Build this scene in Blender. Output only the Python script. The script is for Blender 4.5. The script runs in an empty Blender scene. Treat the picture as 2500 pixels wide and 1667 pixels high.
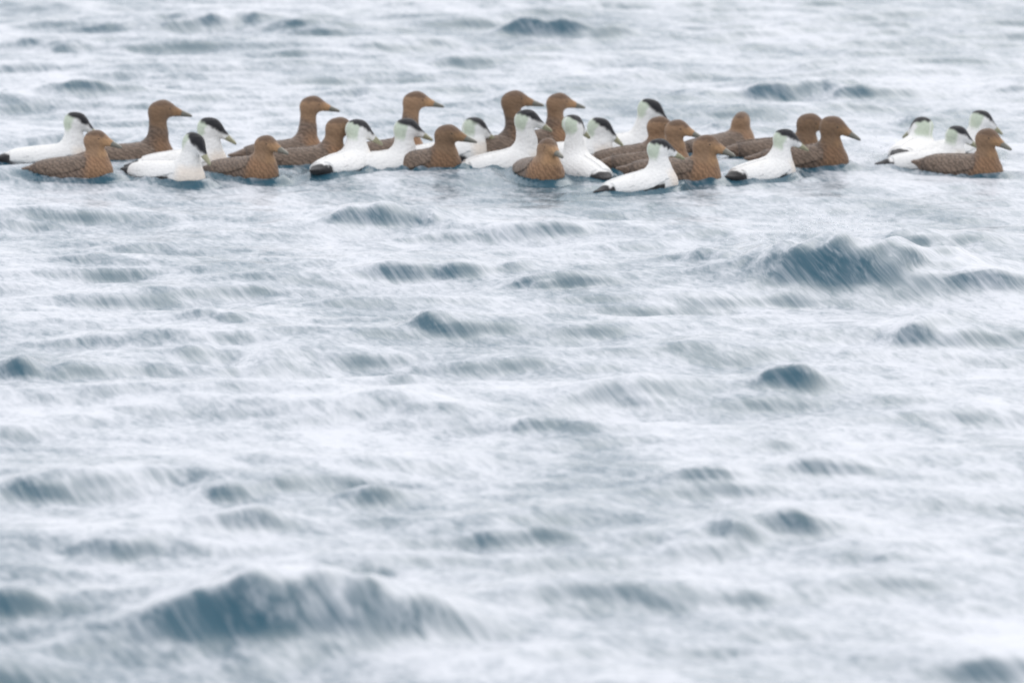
import bpy, math, random
import numpy as np
from mathutils import Vector, Matrix, Euler

sc = bpy.context.scene
R = math.radians

# ------------------------------------------------------------------ camera
CAM_H = 3.42                      # metres above the mean water level
PITCH = -8.4                      # degrees below the horizon
FPX = 12583.0                     # focal length in photo pixels (photo is 2500 wide)
cam_data = bpy.data.cameras.new('camera')
cam_data.sensor_width = 36.0
cam_data.lens = 36.0 * FPX / 2500.0
cam_data.clip_start = 0.5
cam_data.clip_end = 8000.0
cam_data.dof.use_dof = True
cam_data.dof.focus_distance = 25.8
cam_data.dof.aperture_fstop = 2.8
cam = bpy.data.objects.new('camera', cam_data)
cam.location = (0, 0, CAM_H)
cam.rotation_euler = (R(90 + PITCH), 0, 0)
sc.collection.objects.link(cam)
sc.camera = cam

# ------------------------------------------------------------------ sky and sun (bright overcast)
SUN_EL, SUN_AZ = 42.0, 25.0       # azimuth measured from +Y towards +X
w = bpy.data.worlds.new('World')
sc.world = w
w.use_nodes = True
nt = w.node_tree
nt.nodes.clear()
out = nt.nodes.new('ShaderNodeOutputWorld')
bg = nt.nodes.new('ShaderNodeBackground')
sky = nt.nodes.new('ShaderNodeTexSky')
sky.sky_type = 'NISHITA'
sky.sun_disc = False
sky.sun_elevation = R(SUN_EL)
sky.sun_rotation = R(SUN_AZ)
sky.dust_density = 3.0
tc = nt.nodes.new('ShaderNodeTexCoord')
cn = nt.nodes.new('ShaderNodeTexNoise')
cn.inputs['Scale'].default_value = 3.0
cn.inputs['Detail'].default_value = 5.0
cr = nt.nodes.new('ShaderNodeValToRGB')
cr.color_ramp.elements[0].position = 0.3
cr.color_ramp.elements[0].color = (12.6, 13.0, 14.0, 1)
cr.color_ramp.elements[1].position = 0.7
cr.color_ramp.elements[1].color = (15.2, 15.3, 15.7, 1)
mx = nt.nodes.new('ShaderNodeMixRGB')
mx.inputs['Fac'].default_value = 0.82      # cloud cover
nt.links.new(tc.outputs['Generated'], cn.inputs['Vector'])
nt.links.new(cn.outputs['Fac'], cr.inputs['Fac'])
nt.links.new(sky.outputs[0], mx.inputs['Color1'])
nt.links.new(cr.outputs['Color'], mx.inputs['Color2'])
nt.links.new(mx.outputs[0], bg.inputs['Color'])
bg.inputs['Strength'].default_value = 0.1
nt.links.new(bg.outputs[0], out.inputs['Surface'])

sd = bpy.data.lights.new('sun', 'SUN')
sd.energy = 0.9
sd.angle = R(50)
sd.color = (1.0, 0.96, 0.9)
sun = bpy.data.objects.new('sun', sd)
sdir = Vector((math.sin(R(SUN_AZ)) * math.cos(R(SUN_EL)), math.cos(R(SUN_AZ)) * math.cos(R(SUN_EL)), math.sin(R(SUN_EL))))
sun.rotation_euler = (-sdir).to_track_quat('-Z', 'Y').to_euler()
sc.collection.objects.link(sun)

vs = sc.view_settings
vs.view_transform = 'Standard'
vs.look = 'None'
vs.exposure = 0.07
vs.gamma = 1.0
vs.use_curve_mapping = False
sc.cycles.use_denoising = True
sc.cycles.max_bounces = 6

rng = np.random.default_rng(7)
random.seed(7)
S = 2500.0 / 2352.0               # the photo was measured on a 2352 pixel wide view

# ------------------------------------------------------------------ helpers
def ray(px, py):
    """direction of a photo pixel given on the 2352 wide view"""
    a = (px * S - 1250.0) / FPX
    b = (833.5 - py * S) / FPX
    c, s = math.cos(R(PITCH)), math.sin(R(PITCH))
    return Vector((a, c - b * s, s + b * c))

def on_level(px, py, z=0.0):
    d = ray(px, py)
    t = (z - CAM_H) / d.z
    return d.x * t, d.y * t

def px_per_m(y):
    """pixels of the 2352 view per metre at distance y"""
    return FPX / S / math.hypot(y, CAM_H)

def smooth(a, b, x):
    t = np.clip((x - a) / (b - a), 0, 1)
    return t * t * (3 - 2 * t)

def new_mat(name):
    m = bpy.data.materials.new(name)
    m.use_nodes = True
    n = m.node_tree
    b = n.nodes['Principled BSDF']
    return m, n, b

def add_node(n, t, **kw):
    o = n.nodes.new(t)
    for k, v in kw.items():
        if k in o.inputs:
            o.inputs[k].default_value = v
        else:
            setattr(o, k, v)
    return o

def mesh_np(name, V, Q, mat, parent=None, cols=None, smooth_shade=True, attr='plumage'):
    me = bpy.data.meshes.new(name)
    V = np.asarray(V, dtype=np.float32)
    Q = np.asarray(Q, dtype=np.int32)
    me.vertices.add(len(V))
    me.vertices.foreach_set('co', V.ravel())
    k = Q.shape[1]
    me.loops.add(Q.size)
    me.loops.foreach_set('vertex_index', Q.ravel())
    me.polygons.add(len(Q))
    me.polygons.foreach_set('loop_start', np.arange(0, Q.size, k, dtype=np.int32))
    me.polygons.foreach_set('use_smooth', np.full(len(Q), smooth_shade))
    if cols is not None:
        at = me.attributes.new(attr, 'FLOAT_COLOR', 'POINT')
        c4 = np.ones((len(V), 4), dtype=np.float32)
        c4[:, :cols.shape[1]] = cols
        at.data.foreach_set('color', c4.ravel())
    me.update(calc_edges=True)
    me.validate()
    me.materials.append(mat)
    o = bpy.data.objects.new(name, me)
    sc.collection.objects.link(o)
    if parent is not None:
        o.parent = parent
    return o

# ------------------------------------------------------------------ the sea: wave field
# Wave faces seen in the photograph: x, y, width, height on the 2352 view, steepness, lean (down to the right +)
FACES = [
 (550,1395,400,155,.95,.08,1.45),(830,1420,200,50,.8,.15),(80,1400,420,70,.6,-.05),
 (1890,592,470,130,1.1,.10,1.7),(1750,600,200,50,.9,-.3),(2110,560,190,45,.9,.2),
 (1060,612,270,64,1.05,-.1),(1180,640,90,45,1.0,.5),(820,500,130,40,.7,0),(1000,508,80,34,.9,0),
 (95,832,180,70,1.2,-.05),(420,802,330,72,1.1,.03),(325,870,130,36,.8,-.15),(550,835,110,30,.7,.1),
 (590,685,300,42,1.1,0),(780,735,140,26,.9,0),(950,750,170,36,1.0,.25),(500,735,150,24,.6,.1),
 (1350,522,420,44,.9,0),(60,522,180,34,.9,0),(180,560,150,30,.6,.4),
 (1795,880,140,56,1.1,0),(1460,912,190,34,.9,0),(1250,972,240,40,.7,.05),(1740,1012,230,34,.9,-.1),
 (1900,1075,250,46,1.15,-.03),(1640,1100,260,24,.8,0),(2100,762,190,70,1.1,.18),(2240,836,180,30,.9,.05),
 (1770,1200,220,80,1.0,-.08),(1560,1240,200,46,.7,.15),(1200,1225,220,40,.6,-.1),(1980,1275,280,46,.6,.05),
 (570,1110,260,50,.8,-.1),(900,1135,300,40,.8,-.25),(250,1250,200,50,.6,.15),(640,1190,220,36,.7,-.25),
 (1290,68,190,44,1.1,0),(450,35,300,60,1.1,-.12),(620,48,200,36,.8,.2),(110,200,240,52,1.05,.05),
 (170,132,170,30,.8,-.1),(80,92,130,30,.8,.2),(330,185,160,30,.8,.15),(2000,200,300,64,1.0,-.19),
 (1680,205,280,52,1.0,-.15),(1850,135,170,60,.6,.3),(2270,190,150,40,.8,.3),(860,100,200,28,.7,0),(700,125,160,30,.7,.2),
 (60,350,230,70,.9,.1),(310,318,150,50,1.0,0),(1975,388,120,44,1.2,0),(2085,275,90,34,1.0,.3),(1620,290,120,30,.8,.3),
 (1120,222,110,36,.9,.2),(860,215,160,46,.8,-.1),(2290,555,180,34,.7,0),(2280,655,220,36,.6,0),(1780,700,260,26,.5,-.25),
 (2240,1530,280,34,.55,0),(1000,860,300,26,.6,0),(980,940,200,20,.5,0),(1350,725,140,28,.7,-.05),(1390,600,160,34,.6,.15),
 (60,1115,150,30,.7,.2),(1100,1290,300,40,.5,-.1),(1600,1390,260,34,.5,.15),(2150,1090,260,26,.5,0),(1360,850,60,24,.8,.4),
 (1750,60,130,30,.7,.3),(2080,60,200,26,.6,0),(1250,1530,300,40,.5,.1),(1750,1500,250,34,.5,0),(500,1540,300,40,.5,0),
]
feats = []
for (fx, fy, fw, fh, st, lean, *big) in FACES:
    x, y = on_level(fx, fy + fh * 0.5)
    s = px_per_m(y)
    A = 0.44 * fh / s * (0.75 + 0.35 * st)
    A *= big[0] if big else 1.0
    sx = fw / s * 0.66
    # lean on screen -> angle of the crest on the water (foreshortened by the grazing view)
    ang = math.atan(max(-1.8, min(1.8, -lean * (2.2 if abs(lean) < .2 else 5.0))))
    feats.append((x, y, A, sx, A / ((0.75 if big else 0.52) * st), ang, .25 if big else 1.0))

# wind chop: a sum of wave trains running towards the camera and to the right
N_TR = 90
lam = np.exp(rng.uniform(np.log(0.26), np.log(2.2), N_TR))
th = rng.normal(R(-90 + 10), R(27), N_TR)
amp = 0.0033 * lam ** 1.0 * rng.uniform(0.5, 1.3, N_TR)
ph = rng.uniform(0, 2 * math.pi, N_TR)
kx, ky = 2 * math.pi / lam * np.cos(th), 2 * math.pi / lam * np.sin(th)

FLOCK_Y = 30.0
def height(X, Y, space=0.03, crests=True):
    """water level at arrays X, Y; trains too short for the grid spacing fade out"""
    X = np.asarray(X, float); Y = np.asarray(Y, float)
    Z = np.zeros(np.broadcast(X, Y).shape)
    for i in range(N_TR):
        f = 1.0 - smooth(lam[i] * 0.22, lam[i] * 0.45, np.asarray(space, float))
        p = kx[i] * X + ky[i] * Y + ph[i]
        s = np.sin(p)
        Z = Z + amp[i] * f * (s + 0.40 * (s * s - 0.5) * 2)     # sharper crests, flatter troughs
    Z = Z * (1 - 0.35 * calm_at(X, Y))
    if crests:
        C = 0.0; Mk = 0.0
        for f in feats:
            c, m = crest(X, Y, f)
            C = C + c; Mk = np.maximum(Mk, m)
        Z = Z * (0.85 + GAIN * Mk) + C * (1 - 0.72 * calm_at(X, Y))
    return Z

GAIN = 0.45                      # the chop steepens where the bigger waves stand up
def calm_at(X, Y):
    """flatter patch where the birds sit close together"""
    return np.exp(-(np.abs(Y - FLOCK_Y) / 1.9) ** 4) * np.exp(-(X / 4.5) ** 8)

def crest(X, Y, f):
    """one steep wave: short dark face towards the viewer, long back"""
    fx, fy, A, sx, sf, ang, rough = f
    dx, dy = X - fx, Y - fy
    c, s = math.cos(ang), math.sin(ang)
    u, v = dx * c + dy * s, -dx * s + dy * c
    wob = 0.20 * sf * np.sin(u * 3.2 / max(sx, .2) + fx * 7) + 0.07 * sf * np.sin(u * 15 + fy)
    vv = v - wob - 0.30 * (u / sx) ** 2 * sf - sf          # crest lies behind the foot of the face
    prof = np.where(vv < 0, np.exp(-(np.abs(vv) / sf) ** 1.6), np.exp(-(np.abs(vv) / (sf * 2.6 + .15)) ** 1.6))
    ux = u + .15 * sx * np.sin(v * 4 + fx * 3)
    env = np.exp(-(np.abs(ux) / np.where(ux < 0, sx * .95, sx * 1.15)) ** (1.7 if rough < 1 else 2.2))
    w0 = 2.2 / sx
    rag = .82 + rough * .22 * np.sin(u * w0 * 1.3 + v * 2.1 + fx * 11) + rough * .16 * np.sin(u * w0 * 2.9 - v * 3 + fy * 13) + .08 * np.sin(u * 19 + v * 6 + fy * 5) + .05 * np.sin(u * 37 - v * 11 + fx * 9)
    return A * prof * env * rag, prof * env

# sex, x, y of the waterline below the body (2352 view), heading (0 = right, + = away), top of head above water (m), head turn, head pitch, label
BIRDS = [
 ('d',112,374,10,.315,0,12,'drake with black cap, leftmost of the flock, behind a tan hen'),
 ('h',170,402,-20,.275,0,8,'leftmost tan hen swimming in front of the first white drake'),
 ('h',300,376,8,.360,0,2,'dark brown hen with raised neck between the first two drakes'),
 ('d',384,411,-34,.300,0,18,'big white drake in the front row at left with green nape'),
 ('d',424,386,6,.295,0,16,'drake whose capped head shows just behind the front left drake'),
 ('h',560,404,-42,.250,10,4,'low brown hen turned towards us right of the front left drake'),
 ('h',652,364,12,.385,0,4,'tall dark hen with upright neck, second raised brown head from left'),
 ('h',700,388,4,.285,0,6,'low hen in front of the tall dark hen, beside a drake'),
 ('d',790,394,62,.285,-30,10,'drake swimming away with green nape, left of a black-flanked drake'),
 ('d',872,392,30,.310,-10,6,'white-backed drake showing a black flank below the tallest hen'),
 ('h',884,366,14,.405,0,0,'tallest brown hen with orange face above two drakes'),
 ('h',968,391,-28,.255,0,6,'hunched dark hen in front, right of the black-flanked drake'),
 ('d',1024,366,14,.245,0,12,'drake with lowered head behind the hunched dark hen'),
 ('h',1128,358,10,.375,0,4,'hen with high dark head at mid flock, left one of two side by side'),
 ('d',1158,390,26,.345,0,10,'white drake with broad green nape below the pair of high hens'),
 ('h',1222,343,6,.345,0,2,'hen with high dark head at mid flock, right one of two side by side'),
 ('d',1344,400,112,.345,-78,14,'drake seen from behind with head turned right and black rump'),
 ('h',1236,406,-72,.235,12,2,'small low hen coming towards us below the mid flock drakes'),
 ('d',1312,364,2,.255,0,16,'drake with low white head right of the drake seen from behind'),
 ('d',1418,350,8,.325,0,16,'drake holding its capped head highest, right of mid flock'),
 ('h',1456,376,4,.285,0,8,'tan-faced hen just in front of the highest drake'),
 ('d',1474,434,36,.290,-6,10,'front row drake at right of centre, lowest white bird in the picture'),
 ('h',1494,390,2,.310,-20,6,'dark-necked hen behind the lowest front row drake'),
 ('h',1552,414,-22,.255,0,4,'hen with rusty breast just behind and right of lowest drake'),
 ('h',1652,350,26,.240,55,0,'lone hen seen from behind with dark upright neck'),
 ('d',1752,406,48,.285,-20,10,'plump white drake swimming away, left of two brown hens'),
 ('h',1786,362,6,.265,0,4,'brown hen behind the plump white drake'),
 ('h',1848,382,-14,.285,0,16,'orange-faced hen leading the plump drake with lowered bill'),
 ('d',2094,362,72,.235,62,6,'drake swimming away with head turned left, first of the rightmost group'),
 ('d',2132,380,12,.260,0,14,'drake with green nape behind the rightmost brown hen'),
 ('h',2212,398,-34,.285,0,6,'rightmost brown hen with rusty breast low in the water'),
 ('d',2186,360,8,.285,0,12,'rearmost drake at the right end of the flock'),
]
pos = []
for i, (sex, px, py, yaw, top, hyaw, hp, label) in enumerate(BIRDS):
    x0, y0 = on_level(px, py, 0.0)
    c, s = math.cos(R(yaw)), math.sin(R(yaw))
    us = np.linspace(-.25, .25, 9)
    best = None
    for oy in np.linspace(-.35, .35, 15):
        y = y0 + oy
        x = x0 * y / y0
        xs = x + us * c; ys = y + us * s
        zz = np.mean([height(xs - s * o, ys + c * o) for o in (-.08, 0, .08)], axis=0)
        z = float(zz.mean())
        v = Vector((x, y, z - CAM_H))
        cc, ss = math.cos(R(PITCH)), math.sin(R(PITCH))
        pyy = (833.5 - FPX * (v.z * cc - v.y * ss) / (v.y * cc + v.z * ss)) / S
        e = abs(pyy - py) + 25 * abs(oy)
        if best is None or e < best[0]:
            best = (e, x, y, z, zz)
    _, x, y, z, zz = best
    slope = float(np.polyfit(us, zz, 1)[0])
    pos.append((x, y, z, yaw, slope))

def spaced(lo, d_lo, d_hi, hi, step, far):
    mid = np.arange(d_lo, d_hi + step * .5, step)
    def grow(start, end, sgn):
        r, s, p = [], step, start
        while (p - end) * sgn < 0:
            s *= 1.28
            p += sgn * s
            r.append(p)
        return r
    a = grow(d_lo, lo, -1)[::-1]
    b = grow(d_hi, hi, 1)
    return np.array(a + list(mid) + b)

gx = spaced(-4000, -7.0, 7.0, 4000, 0.028, 0)
gy = spaced(-4000, 13.0, 50.0, 6000, 0.040, 0)
spx = np.gradient(gx); spy = np.gradient(gy)
GX, GY = np.meshgrid(gx, gy, indexing='ij')
SP = np.maximum(spx[:, None], spy[None, :])
GZ = height(GX, GY, SP, False)
CZ = np.zeros_like(GZ); CM = np.zeros_like(GZ)
for f in feats:
    rx, ry = 3.2 * f[3] + 1.0, 3.2 * f[3] * abs(math.sin(f[5])) + 12 * f[4] + 1.0
    i0, i1 = np.searchsorted(gx, (f[0] - rx, f[0] + rx))
    j0, j1 = np.searchsorted(gy, (f[1] - ry, f[1] + ry))
    cz, cm = crest(GX[i0:i1, j0:j1], GY[i0:i1, j0:j1], f)
    CZ[i0:i1, j0:j1] += cz
    CM[i0:i1, j0:j1] = np.maximum(CM[i0:i1, j0:j1], cm)
GZ = GZ * (0.85 + GAIN * CM) + CZ * (1 - 0.72 * calm_at(GX, GY))
# rings and small bow waves pushed up by the birds
near = np.full_like(GZ, 9.0)
for (bx, by, bz, byaw, bsl) in pos:
    i0, i1 = np.searchsorted(gx, (bx - .8, bx + .8))
    j0, j1 = np.searchsorted(gy, (by - .8, by + .8))
    c, s = math.cos(R(byaw)), math.sin(R(byaw))
    u = (GX[i0:i1, j0:j1] - bx) * c + (GY[i0:i1, j0:j1] - by) * s
    v = -(GX[i0:i1, j0:j1] - bx) * s + (GY[i0:i1, j0:j1] - by) * c
    d = np.sqrt((u / .25) ** 2 + (v / .125) ** 2)
    GZ[i0:i1, j0:j1] += (.016 + .012 * (u > 0) * u / .25) * np.exp(-((d - 1.12) / .16) ** 2) - .008 * np.exp(-((d - 1.55) / .2) ** 2) + .006 * np.exp(-((d - 1.95) / .2) ** 2)
    near[i0:i1, j0:j1] = np.minimum(near[i0:i1, j0:j1], d)
# painted pale sky sheen, and broken, foamy water: on the breaker's crest and where the birds churn the surface
foam_sheen = np.zeros_like(GZ)
SLOPE = np.gradient(GZ, axis=1) / spy[None, :]           # rises away from the viewer = wave face turned to the viewer
foam_sheen += 0.34 + 0.42 * (1 - smooth(0.02, 0.50, SLOPE))           # pale sky sheen painted on the flats, less on faces towards the viewer
FOAM = [(1840,512,110,16,.9),(1950,505,110,14,.8),(1745,545,70,16,.7),(2020,350,70,30,.7),(1930,345,70,24,.6),(2295,350,50,24,.5),
        (1640,400,60,24,.4),(1330,430,120,20,.3),(560,390,60,20,.4),(1500,437,120,16,.4),(640,1300,200,20,.35),(2300,640,60,20,.5),
        (280,380,60,16,.5),(860,395,150,14,.35),(2150,400,90,16,.4)]
for (fx, fy, fw, fh, k) in FOAM:
    x, y = on_level(fx, fy, 0.16 if fy > 480 else 0.05)
    s = px_per_m(y)
    foam_sheen = np.maximum(foam_sheen, k * np.exp(-((GX - x) / (fw / s)) ** 2 - ((GY - y) / (fh / s / 0.25)) ** 2))
foam_sheen *= 1 - .45 * smooth(2.2, 1.3, near)
foam_sheen = np.maximum(foam_sheen, .5 * np.exp(-((near - 1.08) / .10) ** 2))
nxg, nyg = GX.shape
V = np.stack([GX, GY, GZ], -1).reshape(-1, 3)
I = np.arange(nxg * nyg).reshape(nxg, nyg)
Q = np.stack([I[:-1, :-1], I[1:, :-1], I[1:, 1:], I[:-1, 1:]], -1).reshape(-1, 4)

m_sea, n, b = new_mat('sea_water')
b.inputs['Base Color'].default_value = (0.026, 0.084, 0.120, 1)
b.inputs['IOR'].default_value = 1.333
b.inputs['Roughness'].default_value = 0.22
co = add_node(n, 'ShaderNodeTexCoord')
def noise(size, axis, detail=3.0, dist=0.0):
    """noise drawn out along a direction in the water: size = lengths in metres along it and across it"""
    d = Vector(axis).normalized()
    e = Vector((0, 0, 1)).cross(d).normalized()
    M = Matrix((d, e, d.cross(e))).transposed()
    mp = add_node(n, 'ShaderNodeMapping', vector_type='TEXTURE')
    mp.inputs['Rotation'].default_value = M.to_euler()
    mp.inputs['Scale'].default_value = size
    n.links.new(co.outputs['Object'], mp.inputs['Vector'])
    t = add_node(n, 'ShaderNodeTexNoise', Scale=1.0, Detail=detail, Distortion=dist)
    n.links.new(mp.outputs[0], t.inputs['Vector'])
    return t
WIND = (.45, -.95, -.42)
n1 = noise((1.3, .16, .10), WIND, 4, .4)          # wind streaks
n2 = noise((.35, .5, .2), (1, .2, 0), 3, .3)     # low ripples
n3 = noise((.30, .05, .025), WIND, 3, .2)        # fine combing of the faces
bumps = []
for t, dd in ((n1, .010), (n2, .004), (n3, .0022)):
    bb = add_node(n, 'ShaderNodeBump', Strength=1.0, Distance=dd)
    n.links.new(t.outputs['Fac'], bb.inputs['Height'])
    if bumps:
        n.links.new(bumps[-1].outputs[0], bb.inputs['Normal'])
    bumps.append(bb)
n.links.new(bumps[-1].outputs[0], b.inputs['Normal'])
# painted pale sheen and froth
fa = add_node(n, 'ShaderNodeAttribute', attribute_name='foam_sheen')
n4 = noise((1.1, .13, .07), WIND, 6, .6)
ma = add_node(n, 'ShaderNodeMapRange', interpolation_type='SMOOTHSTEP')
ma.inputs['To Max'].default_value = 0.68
th_ = add_node(n, 'ShaderNodeMath', operation='MULTIPLY_ADD')    # more sheen or froth -> lower threshold
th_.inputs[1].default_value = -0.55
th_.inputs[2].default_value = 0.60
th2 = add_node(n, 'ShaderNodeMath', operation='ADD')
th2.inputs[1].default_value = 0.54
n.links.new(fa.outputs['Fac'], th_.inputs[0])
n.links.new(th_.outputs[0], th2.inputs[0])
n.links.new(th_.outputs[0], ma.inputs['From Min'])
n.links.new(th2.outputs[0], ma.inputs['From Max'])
n5 = noise((.7, .028, .018), WIND, 4, .5)        # combed strands
n6 = noise((3.2, .9, 1.0), (.4, -1, 0), 4, .8)   # large patches of stronger and weaker painted sheen
mm1 = add_node(n, 'ShaderNodeMath', operation='MULTIPLY_ADD')
mm1.inputs[1].default_value = .50
mm2 = add_node(n, 'ShaderNodeMath', operation='MULTIPLY_ADD')
mm2.inputs[1].default_value = .50
mm3 = add_node(n, 'ShaderNodeMath', operation='MULTIPLY_ADD')
mm3.inputs[1].default_value = .80
mm3.inputs[2].default_value = -.40
n.links.new(n6.outputs['Fac'], mm3.inputs[0])
n.links.new(n5.outputs['Fac'], mm2.inputs[0])
n.links.new(mm3.outputs[0], mm2.inputs[2])
n.links.new(n4.outputs['Fac'], mm1.inputs[0])
n.links.new(mm2.outputs[0], mm1.inputs[2])
n.links.new(mm1.outputs[0], ma.inputs['Value'])
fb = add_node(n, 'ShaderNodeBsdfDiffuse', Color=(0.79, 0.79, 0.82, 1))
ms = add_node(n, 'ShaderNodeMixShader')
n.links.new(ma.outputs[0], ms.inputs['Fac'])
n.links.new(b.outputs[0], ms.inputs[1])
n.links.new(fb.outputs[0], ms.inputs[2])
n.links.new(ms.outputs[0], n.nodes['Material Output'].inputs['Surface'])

sea = mesh_np('sea', V, Q, m_sea)
at = sea.data.attributes.new('foam_sheen', 'FLOAT', 'POINT')
at.data.foreach_set('value', foam_sheen.reshape(-1).astype(np.float32))
sea['kind'] = 'structure'

# ------------------------------------------------------------------ birds
def surface_nets(F, org, h):
    nx, ny, nz = F.shape
    cs = (nx - 1, ny - 1, nz - 1)
    acc = np.zeros(cs + (3,)); cnt = np.zeros(cs)
    ii = np.indices(F.shape).astype(float)
    quads = []
    cross = []
    for ax in range(3):
        sl0 = [slice(None)] * 3; sl1 = [slice(None)] * 3
        sl0[ax] = slice(0, -1); sl1[ax] = slice(1, None)
        a, c = F[tuple(sl0)], F[tuple(sl1)]
        m = (a < 0) != (c < 0)
        t = np.where(m, a / np.where(m, a - c, 1), 0)
        P = np.stack([ii[d][tuple(sl0)] for d in range(3)], -1)
        P[..., ax] += t
        o1, o2 = [d for d in range(3) if d != ax]
        for d1 in (0, 1):
            for d2 in (0, 1):
                s = [slice(None)] * 3
                s[o1] = slice(d1, d1 + cs[o1]); s[o2] = slice(d2, d2 + cs[o2])
                mm = m[tuple(s)]
                acc += P[tuple(s)] * mm[..., None]; cnt += mm
        cross.append((m, a < 0, o1, o2))
    on = cnt > 0
    idx = np.full(cs, -1); idx[on] = np.arange(on.sum())
    V = acc[on] / cnt[on][:, None] * h + np.array(org)
    for ax, (m, neg, o1, o2) in enumerate(cross):
        e = np.argwhere(m)
        ok = (e[:, o1] > 0) & (e[:, o2] > 0) & (e[:, o1] < cs[o1]) & (e[:, o2] < cs[o2])
        e = e[ok]
        sg = neg[tuple(e.T)]
        def cell(da, db):
            q = e.copy(); q[:, o1] += da; q[:, o2] += db
            return idx[tuple(q.T)]
        q = np.stack([cell(-1, -1), cell(0, -1), cell(0, 0), cell(-1, 0)], -1)
        flip = sg if ax != 1 else ~sg
        q[~flip] = q[~flip][:, ::-1]
        quads.append(q)
    Q = np.concatenate(quads)
    for _ in range(2):                               # light smoothing
        s = np.zeros_like(V); c = np.zeros(len(V))
        for k in range(4):
            np.add.at(s, Q[:, k], V[Q[:, (k + 1) % 4]] + V[Q[:, (k + 3) % 4]])
            np.add.at(c, Q[:, k], 2)
        V = V * .5 + s / c[:, None] * .5
    return V, Q

def smin(a, b, k):
    h = np.clip(.5 + .5 * (b - a) / k, 0, 1)
    return b * (1 - h) + a * h - k * h * (1 - h)

def ell(P, c, r):
    q = (P - np.array(c)) / np.array(r)
    k0 = np.linalg.norm(q, axis=-1)
    k1 = np.linalg.norm(q / np.array(r), axis=-1)
    return k0 * (k0 - 1) / np.maximum(k1, 1e-6)

def cone(P, a, b, ra, rb):
    a = np.array(a); b = np.array(b)
    d = b - a
    t = np.clip(((P - a) @ d) / (d @ d), 0, 1)
    return np.linalg.norm(P - a - t[..., None] * d, axis=-1) - (ra + (rb - ra) * t)

def trunk_sdf(P):
    f = ell(P, (-.005, 0, .025), (.225, .122, .102))
    f = smin(f, ell(P, (.13, 0, .04), (.125, .106, .104)), .05)
    f = smin(f, ell(P, (-.175, 0, .045), (.125, .088, .060)), .04)
    f = smin(f, ell(P, (-.270, 0, .055), (.085, .050, .017)), .03)
    return f

HEAD = 1.20                      # head size
class Pose:
    def __init__(s, hz, hyaw, hpitch, hx=.185):
        s.base = np.array((.135, 0, .07))
        s.c = np.array((hx, 0, hz))               # head centre
        k = hz - .10
        s.mid = np.array((.155 + .04 * max(0, .25 - hz) / .1, 0, .07 + .52 * k))
        s.nape = s.c + np.array((-.024, 0, -.022))
        s.M = np.array(Euler((0, R(hpitch), R(hyaw))).to_matrix())   # head frame -> body frame
    def loc(s, P):
        return ((P - s.c) @ s.M) / HEAD

def body_sdf(P, po, female):
    f = trunk_sdf(P)
    rn = .054 if female else .060
    nk = smin(cone(P, po.base, po.mid, .085, rn), cone(P, po.mid, po.nape, rn, .048), .02)
    f = smin(f, nk, .055)
    q = po.loc(P)
    hd = ell(q, (0, 0, .004), (.058, .040, .043))
    hd = smin(hd, cone(q, (.012, 0, .010), (.086, 0, -.012), .036, .0185), .02)
    hd = smin(hd, ell(q, (-.018, 0, -.008), (.042, .041, .040)), .02)
    return smin(f, hd * HEAD, .025)

def grid(lo, hi, h):
    ax = [np.arange(lo[d], hi[d] + h, h) for d in range(3)]
    return np.stack(np.meshgrid(*ax, indexing='ij'), -1)

def vnoise(P, s, seed):
    r = np.random.default_rng(seed)
    f = np.zeros(len(P))
    for _ in range(6):
        k = r.normal(0, s, 3)
        f += np.sin(P @ k + r.uniform(0, 6.28))
    return f / 3.0

def mixc(c, col, m):
    return c * (1 - m[:, None]) + np.array(col) * m[:, None]

def plumage(V, po, female, seed):
    q = po.loc(V)
    nz = vnoise(V, 90, seed) * .006
    hd = smooth(.115, .08, np.linalg.norm(q - np.array((.01, 0, 0)), axis=1))
    x, z = V[:, 0], V[:, 2]
    if female:
        r = np.random.default_rng(seed)
        tone = r.uniform(.78, 1.3)
        c = np.tile(np.array((.140, .100, .076)) * tone, (len(V), 1))
        c = mixc(c, np.array((.215, .124, .070)) * tone, smooth(.08, .17, x) * smooth(.24, .12, z))
        c = mixc(c, (.135, .092, .066), smooth(-.1, -.25, x))
        c = mixc(c, np.array((.215, .134, .080)) * tone, hd)
        c = mixc(c, (.135, .085, .055), hd * smooth(.016, .030, q[:, 2] + nz))
        c = mixc(c, np.array((.31, .185, .098)) * tone, hd * smooth(.02, .06, q[:, 0]) * smooth(.022, .0, q[:, 2]))
        bars = 1 - .75 * hd - .35 * smooth(.10, .18, x) * (1 - hd)
        return np.concatenate([c, bars[:, None]], 1)
    c = np.tile(np.array((.80, .79, .77)), (len(V), 1))
    c = mixc(c, (.80, .70, .60), smooth(.10, .18, x) * smooth(.15, .09, z + nz) * .8)
    c = mixc(c, (.022, .021, .022), smooth(.105, .085, x + nz * 2) * smooth(.064, .052, z + nz + .10 * np.clip(x, -.2, .1)))
    c = mixc(c, (.78, .77, .75), np.exp(-((x + .19) / .035) ** 2) * smooth(.075, .05, z) * .9)
    c = mixc(c, (.025, .024, .025), smooth(-.258, -.275, x + nz))
    # head: pale green nape patches, black crown reaching down to the bill
    c = mixc(c, (.53, .59, .48), hd * smooth(-.006, -.024, q[:, 0] + nz) * smooth(-.075, -.040, q[:, 2]))
    c = mixc(c, (.80, .80, .78), hd * smooth(-.034, -.045, q[:, 0]) * smooth(.007, .002, np.abs(q[:, 1])) * .7)
    capz = .012 - .16 * np.clip(q[:, 0], 0, .1) + .10 * np.clip(-q[:, 0], 0, .06)
    c = mixc(c, (.016, .016, .019), hd * smooth(-.006, .007, q[:, 2] + nz * .8 - capz))
    return c

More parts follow.
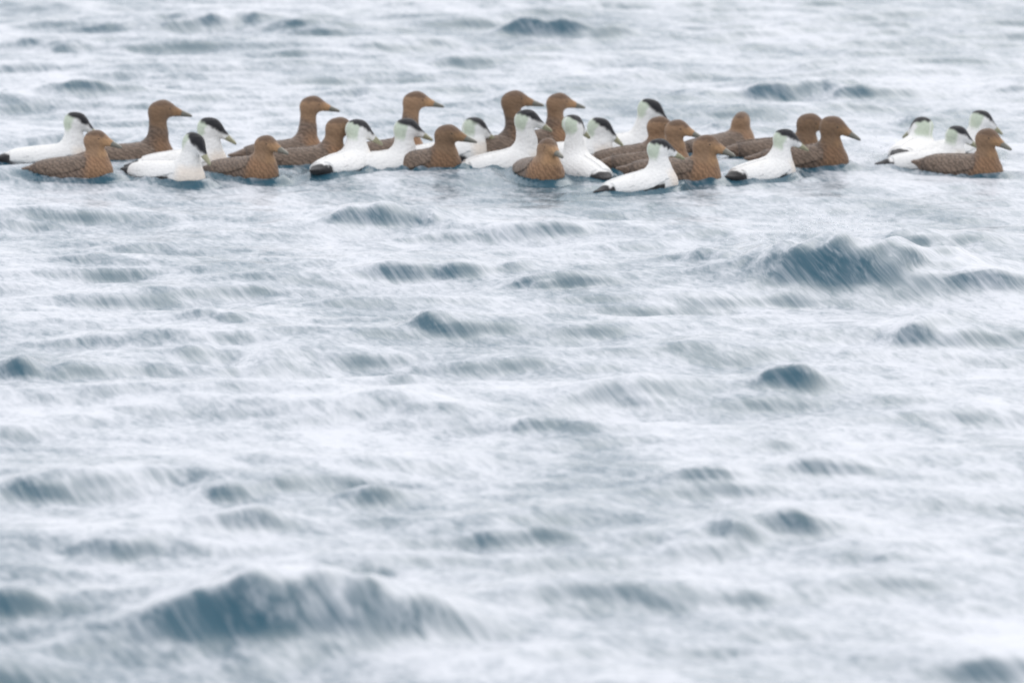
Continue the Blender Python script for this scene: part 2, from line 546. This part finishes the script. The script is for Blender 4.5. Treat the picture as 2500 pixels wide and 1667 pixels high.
def feather_mat(name, female):
    m, n, b = new_mat(name)
    at = add_node(n, 'ShaderNodeAttribute', attribute_name='plumage')
    tc = add_node(n, 'ShaderNodeTexCoord')
    mp = add_node(n, 'ShaderNodeMapping')
    mp.inputs['Scale'].default_value = (34, 60, 60)
    n.links.new(tc.outputs['Object'], mp.inputs['Vector'])
    vo = add_node(n, 'ShaderNodeTexVoronoi', Scale=1.0, Randomness=.7)
    n.links.new(mp.outputs[0], vo.inputs['Vector'])
    ns = add_node(n, 'ShaderNodeTexNoise', Scale=70.0, Detail=4.0)
    n.links.new(tc.outputs['Object'], ns.inputs['Vector'])
    bp = add_node(n, 'ShaderNodeBump', Strength=.6, Distance=.006)
    n.links.new(vo.outputs['Distance'], bp.inputs['Height'])
    bp2 = add_node(n, 'ShaderNodeBump', Strength=.5, Distance=.003)
    n.links.new(ns.outputs['Fac'], bp2.inputs['Height'])
    n.links.new(bp.outputs[0], bp2.inputs['Normal'])
    n.links.new(bp2.outputs[0], b.inputs['Normal'])
    rp = add_node(n, 'ShaderNodeMapRange')
    wv = add_node(n, 'ShaderNodeTexWave', Scale=16.0, Distortion=7.0, Detail=3.0)
    wv.inputs['Detail Scale'].default_value = 2.2
    wv.bands_direction = 'DIAGONAL'
    n.links.new(tc.outputs['Object'], wv.inputs['Vector'])
    n.links.new((wv.outputs['Fac'] if female else ns.outputs['Fac']), rp.inputs['Value'])
    rp.inputs['From Min'].default_value = .1 if female else .3
    rp.inputs['From Max'].default_value = .9 if female else .7
    rp.inputs['To Min'].default_value = .66 if female else .88
    rp.inputs['To Max'].default_value = 1.26 if female else 1.0
    am = add_node(n, 'ShaderNodeMix')                      # the bars are weaker on head and breast
    am.inputs[2].default_value = 1.0
    n.links.new(at.outputs['Alpha'], am.inputs[0])
    n.links.new(rp.outputs[0], am.inputs[3])
    mu = add_node(n, 'ShaderNodeVectorMath', operation='SCALE')
    n.links.new(at.outputs['Color'], mu.inputs[0])
    n.links.new(am.outputs[0], mu.inputs['Scale'])
    n.links.new(mu.outputs[0], b.inputs['Base Color'])
    b.inputs['Roughness'].default_value = .75
    b.inputs['Specular IOR Level'].default_value = .25
    b.inputs['Sheen Weight'].default_value = .15
    return m
M_HEN = feather_mat('hen_plumage', True)
M_DRAKE = feather_mat('drake_plumage', False)
def plain(name, col, rough, var=.15, sc_=60):
    m, n, b = new_mat(name)
    ns = add_node(n, 'ShaderNodeTexNoise', Scale=sc_, Detail=3.0)
    tc = add_node(n, 'ShaderNodeTexCoord')
    n.links.new(tc.outputs['Object'], ns.inputs['Vector'])
    cr = add_node(n, 'ShaderNodeValToRGB')
    cr.color_ramp.elements[0].position = .3
    cr.color_ramp.elements[1].position = .7
    cr.color_ramp.elements[0].color = tuple(c * (1 - var) for c in col) + (1,)
    cr.color_ramp.elements[1].color = tuple(c * (1 + var) for c in col) + (1,)
    n.links.new(ns.outputs['Fac'], cr.inputs['Fac'])
    n.links.new(cr.outputs[0], b.inputs['Base Color'])
    b.inputs['Roughness'].default_value = rough
    return m
M_BILL_D = plain('drake_bill', (.29, .28, .18), .4)
M_BILL_H = plain('hen_bill', (.14, .135, .11), .4)
M_EYE = plain('eye_black', (.012, .009, .007), .08)
M_TERT_D = plain('drake_tertial', (.78, .77, .74), .7, .06)
M_TERT_H = plain('hen_tertial', (.085, .055, .038), .7, .3)
M_NAIL = plain('bill_nail', (.34, .32, .27), .4)

def make_bill(mat, parent, po):
    # wedge-shaped bill: deep at the base, drooping slightly, rounded nail at the tip
    prof = [(.060, .020, .022, -.008), (.082, .0175, .0185, -.011), (.104, .015, .0145, -.0165), (.124, .0135, .0105, -.0215), (.137, .011, .008, -.025), (.145, .006, .0045, -.0275)]
    N = 12
    V, Q = [], []
    for (x, wy, hz, z) in prof:
        for k in range(N):
            a = 2 * math.pi * k / N
            V.append((x, wy * math.cos(a), z + hz * math.sin(a)))
    V.append((.148, 0, -.0285)); V.append((.060, 0, -.008))
    F = []
    for i in range(len(prof) - 1):
        for k in range(N):
            F.append((i * N + k, i * N + (k + 1) % N, (i + 1) * N + (k + 1) % N, (i + 1) * N + k))
    L = (len(prof) - 1) * N
    for k in range(N):
        F.append((L + k, L + (k + 1) % N, len(V) - 2))
        F.append((k, len(V) - 1, (k + 1) % N))
    me = bpy.data.meshes.new('bill')
    P = (np.array(V) * HEAD) @ po.M.T + po.c
    me.from_pydata([tuple(p) for p in P], [], F)
    me.polygons.foreach_set('use_smooth', [True] * len(F))
    me.materials.append(mat)
    o = bpy.data.objects.new('bill', me)
    sc.collection.objects.link(o)
    o.parent = parent

def ball(rad, n1=10, n2=7):
    V = [(0, 0, rad)]
    for i in range(1, n2):
        for k in range(n1):
            a, p = 2 * math.pi * k / n1, math.pi * i / n2
            V.append((rad * math.sin(p) * math.cos(a), rad * math.sin(p) * math.sin(a), rad * math.cos(p)))
    V.append((0, 0, -rad))
    F = [(0, 1 + k, 1 + (k + 1) % n1) for k in range(n1)]
    for i in range(n2 - 2):
        for k in range(n1):
            F.append((1 + i * n1 + k, 1 + (i + 1) * n1 + k, 1 + (i + 1) * n1 + (k + 1) % n1, 1 + i * n1 + (k + 1) % n1))
    L = 1 + (n2 - 2) * n1
    F += [(len(V) - 1, L + (k + 1) % n1, L + k) for k in range(n1)]
    return V, F
eye_me = bpy.data.meshes.new('eye')
_v, _f = ball(.0062)
eye_me.from_pydata(_v, [], _f)
eye_me.polygons.foreach_set('use_smooth', [True] * len(_f))
eye_me.materials.append(M_EYE)

def feather_mesh(name, mat):
    # one lens-shaped curved feather, 1 m long along -x, to be scaled
    V, F = [], []
    n_ = 7
    for i in range(n_):
        t = i / (n_ - 1)
        wd = .14 * math.sin(math.pi * min(1, .12 + .88 * t) ** .8) + .012
        for s, up in ((-1, 0), (0, .05), (1, 0), (0, -.03)):
            V.append((-t, s * wd, up * (1 - t * .7) - .12 * t * t))
    for i in range(n_ - 1):
        for k in range(4):
            F.append((i * 4 + k, i * 4 + (k + 1) % 4, (i + 1) * 4 + (k + 1) % 4, (i + 1) * 4 + k))
    F += [(3, 2, 1, 0), tuple((n_ - 1) * 4 + k for k in range(4))]
    me = bpy.data.meshes.new(name)
    me.from_pydata(V, [], F)
    me.polygons.foreach_set('use_smooth', [True] * len(F))
    me.materials.append(mat)
    return me
F_D = feather_mesh('feather', M_TERT_D)
F_H = feather_mesh('feather', M_TERT_H)

# folded wings are shared by all drakes and by all hens: shells hugging the trunk
GW = grid((-.36, -.16, -.03), (.20, .16, .16), .0065)
TW = trunk_sdf(GW)
def wing_data(side, female):
    x, y, z = GW[..., 0], GW[..., 1] * side, GW[..., 2]
    t = np.clip((.11 - x) / .37, 0, 1)
    cz = .102 - .035 * t                                       # axis of the folded wing
    hw = .052 * np.sqrt(np.clip(np.sin(math.pi * (.10 + .84 * t)), 0, 1)) + .002
    hw = np.where((x > .13) | (x < -.245), -.03, hw)
    ins = np.abs(z - cz + .25 * (.085 - np.clip(y, 0, .12)) * 0) - hw
    out_ = np.maximum(TW - .009, -(TW + .012))
    f = np.maximum(np.maximum(out_, ins), .012 - y)
    V, Q = surface_nets(f, GW[0, 0, 0], .0065)
    nz = vnoise(V, 80, 3) * .5 + .5
    if female:
        c = np.tile(np.array((.135, .098, .074)), (len(V), 1))
        c = mixc(c, (.20, .145, .108), np.clip(nz, 0, 1) * .6)
        c = mixc(c, (.06, .042, .033), smooth(-.18, -.28, V[:, 0]))
    else:
        c = np.tile(np.array((.80, .79, .77)), (len(V), 1))
        c = mixc(c, (.03, .028, .028), smooth(-.30, -.32, V[:, 0]))
    return V, Q, c
WING = {(s, f): wing_data(s, f) for s in (-1, 1) for f in (True, False)}
WING_ME = {}

def half_width(x, z):
    ys = np.linspace(0, .16, 81)
    f = trunk_sdf(np.stack([np.full(81, x), ys, np.full(81, z)], -1))
    return ys[np.argmax(f > 0)] if (f > 0).any() else 0.0

FE = []                                  # (base, tip) of the long feathers lying on the folded wing
for (xb, zb, xt, zt) in ((-.04, .118, -.155, .100), (-.07, .105, -.185, .085), (-.10, .092, -.215, .072), (-.12, .080, -.238, .066)):
    FE.append(((xb, half_width(xb, zb) + .009, zb), (xt, max(.012, half_width(xt, zt)) + .010, zt)))

def make_duck(female, hz, hyaw, hpitch, seed, hx=.185):
    root = bpy.data.objects.new('hen_eider_duck' if female else 'drake_eider_duck', None)
    root.empty_display_size = .1
    sc.collection.objects.link(root)
    po = Pose(hz, hyaw, hpitch, hx)
    h = .0085
    G = grid((-.41, -.145, -.095), (.34, .145, hz + .075), h)
    F = body_sdf(G, po, female)
    V, Q = surface_nets(F, G[0, 0, 0], h)
    mat = M_HEN if female else M_DRAKE
    mesh_np('body', V, Q, mat, root, plumage(V, po, female, seed))
    make_bill(M_BILL_H if female else M_BILL_D, root, po)
    for s in (-1, 1):
        e = bpy.data.objects.new('eye', eye_me)
        sc.collection.objects.link(e)
        e.parent = root
        e.location = tuple(po.M @ (np.array((.030, s * .0335, .009)) * HEAD) + po.c)
        k = (s, female)
        if k not in WING_ME:
            wv, wq, wc = WING[k]
            wg = mesh_np('wing', wv, wq, mat, root, wc)
            WING_ME[k] = wg.data
        else:
            wg = bpy.data.objects.new('wing', WING_ME[k])
            sc.collection.objects.link(wg)
            wg.parent = root
        for (a, t) in FE:
            fo = bpy.data.objects.new('feather', F_H if female else F_D)
            sc.collection.objects.link(fo)
            fo.parent = wg
            A = Vector((a[0], a[1] * s, a[2])); T = Vector((t[0], t[1] * s, t[2]))
            xa = (A - T); L = xa.length; xa.normalize()
            nrm = Vector((0, s * .75, .66)); nrm = (nrm - nrm.dot(xa) * xa).normalized()
            ya = nrm.cross(xa)
            Mx = Matrix((xa * L, ya * L, nrm * L * .35)).transposed().to_4x4()
            Mx.translation = A
            fo.matrix_local = Mx
    return root

for i, (sex, px, py, yaw, top, hyaw, hp, label) in enumerate(BIRDS):
    x, y, z, yaw, slope = pos[i]
    hx = random.uniform(.155, .20)
    female = sex == 'h'
    d = make_duck(female, top - .040, hyaw + random.uniform(-14, 14), hp + random.uniform(-3, 5) + (0 if female else 8), 100 + i, hx)
    d.location = (x, y, z - (0.018 if female else 0.026))
    d.rotation_euler = Euler((R(random.uniform(-5, 5)), -math.atan(slope) * .6 + R(random.uniform(-4, 3)), R(yaw)))
    k = random.uniform(.93, 1.06)
    d.scale = (k, k, k)
    d['label'] = label
    d['category'] = 'duck'
    d['group'] = 'eider ducks riding the waves'

# spray thrown up by the breaker and round the birds
def spray():
    V, F = [], []
    bv, bf = ball(1.0, 5, 3)
    def drop(x, y, z, r, st):
        o = len(V)
        for v in bv:
            V.append((x + v[0] * r * st[0], y + v[1] * r * st[1], z + v[2] * r * st[2]))
        F.extend(tuple(o + k for k in f) for f in bf)
    for (fx, fy, fw, n_, hh) in ((1850,540,110,150,.12),(1950,525,120,120,.10),(1760,570,70,60,.08),(2020,362,60,90,.10),(1930,350,60,50,.08),(2300,360,30,30,.06)):
        for _ in range(n_):
            x, y = on_level(fx + random.gauss(0, fw * .5), fy + 12)
            y += random.gauss(.0, .15)
            z = float(height(np.array([x]), np.array([y]))[0]) + abs(random.gauss(0, hh * .5)) + .004
            r = random.uniform(.0012, .0032)
            drop(x, y, z, r, (random.uniform(1, 2.5), 1, random.uniform(.8, 1.6)))
    me = bpy.data.meshes.new('sea_spray')
    me.from_pydata(V, [], F)
    me.polygons.foreach_set('use_smooth', [True] * len(F))
    m = plain('spray_white', (.8, .83, .86), .3, .05)
    me.materials.append(m)
    o = bpy.data.objects.new('sea_spray', me)
    sc.collection.objects.link(o)
    o['kind'] = 'stuff'
    o['label'] = 'fine white spray drops over the breaking crest and churned water'
    o['category'] = 'spray'
spray()
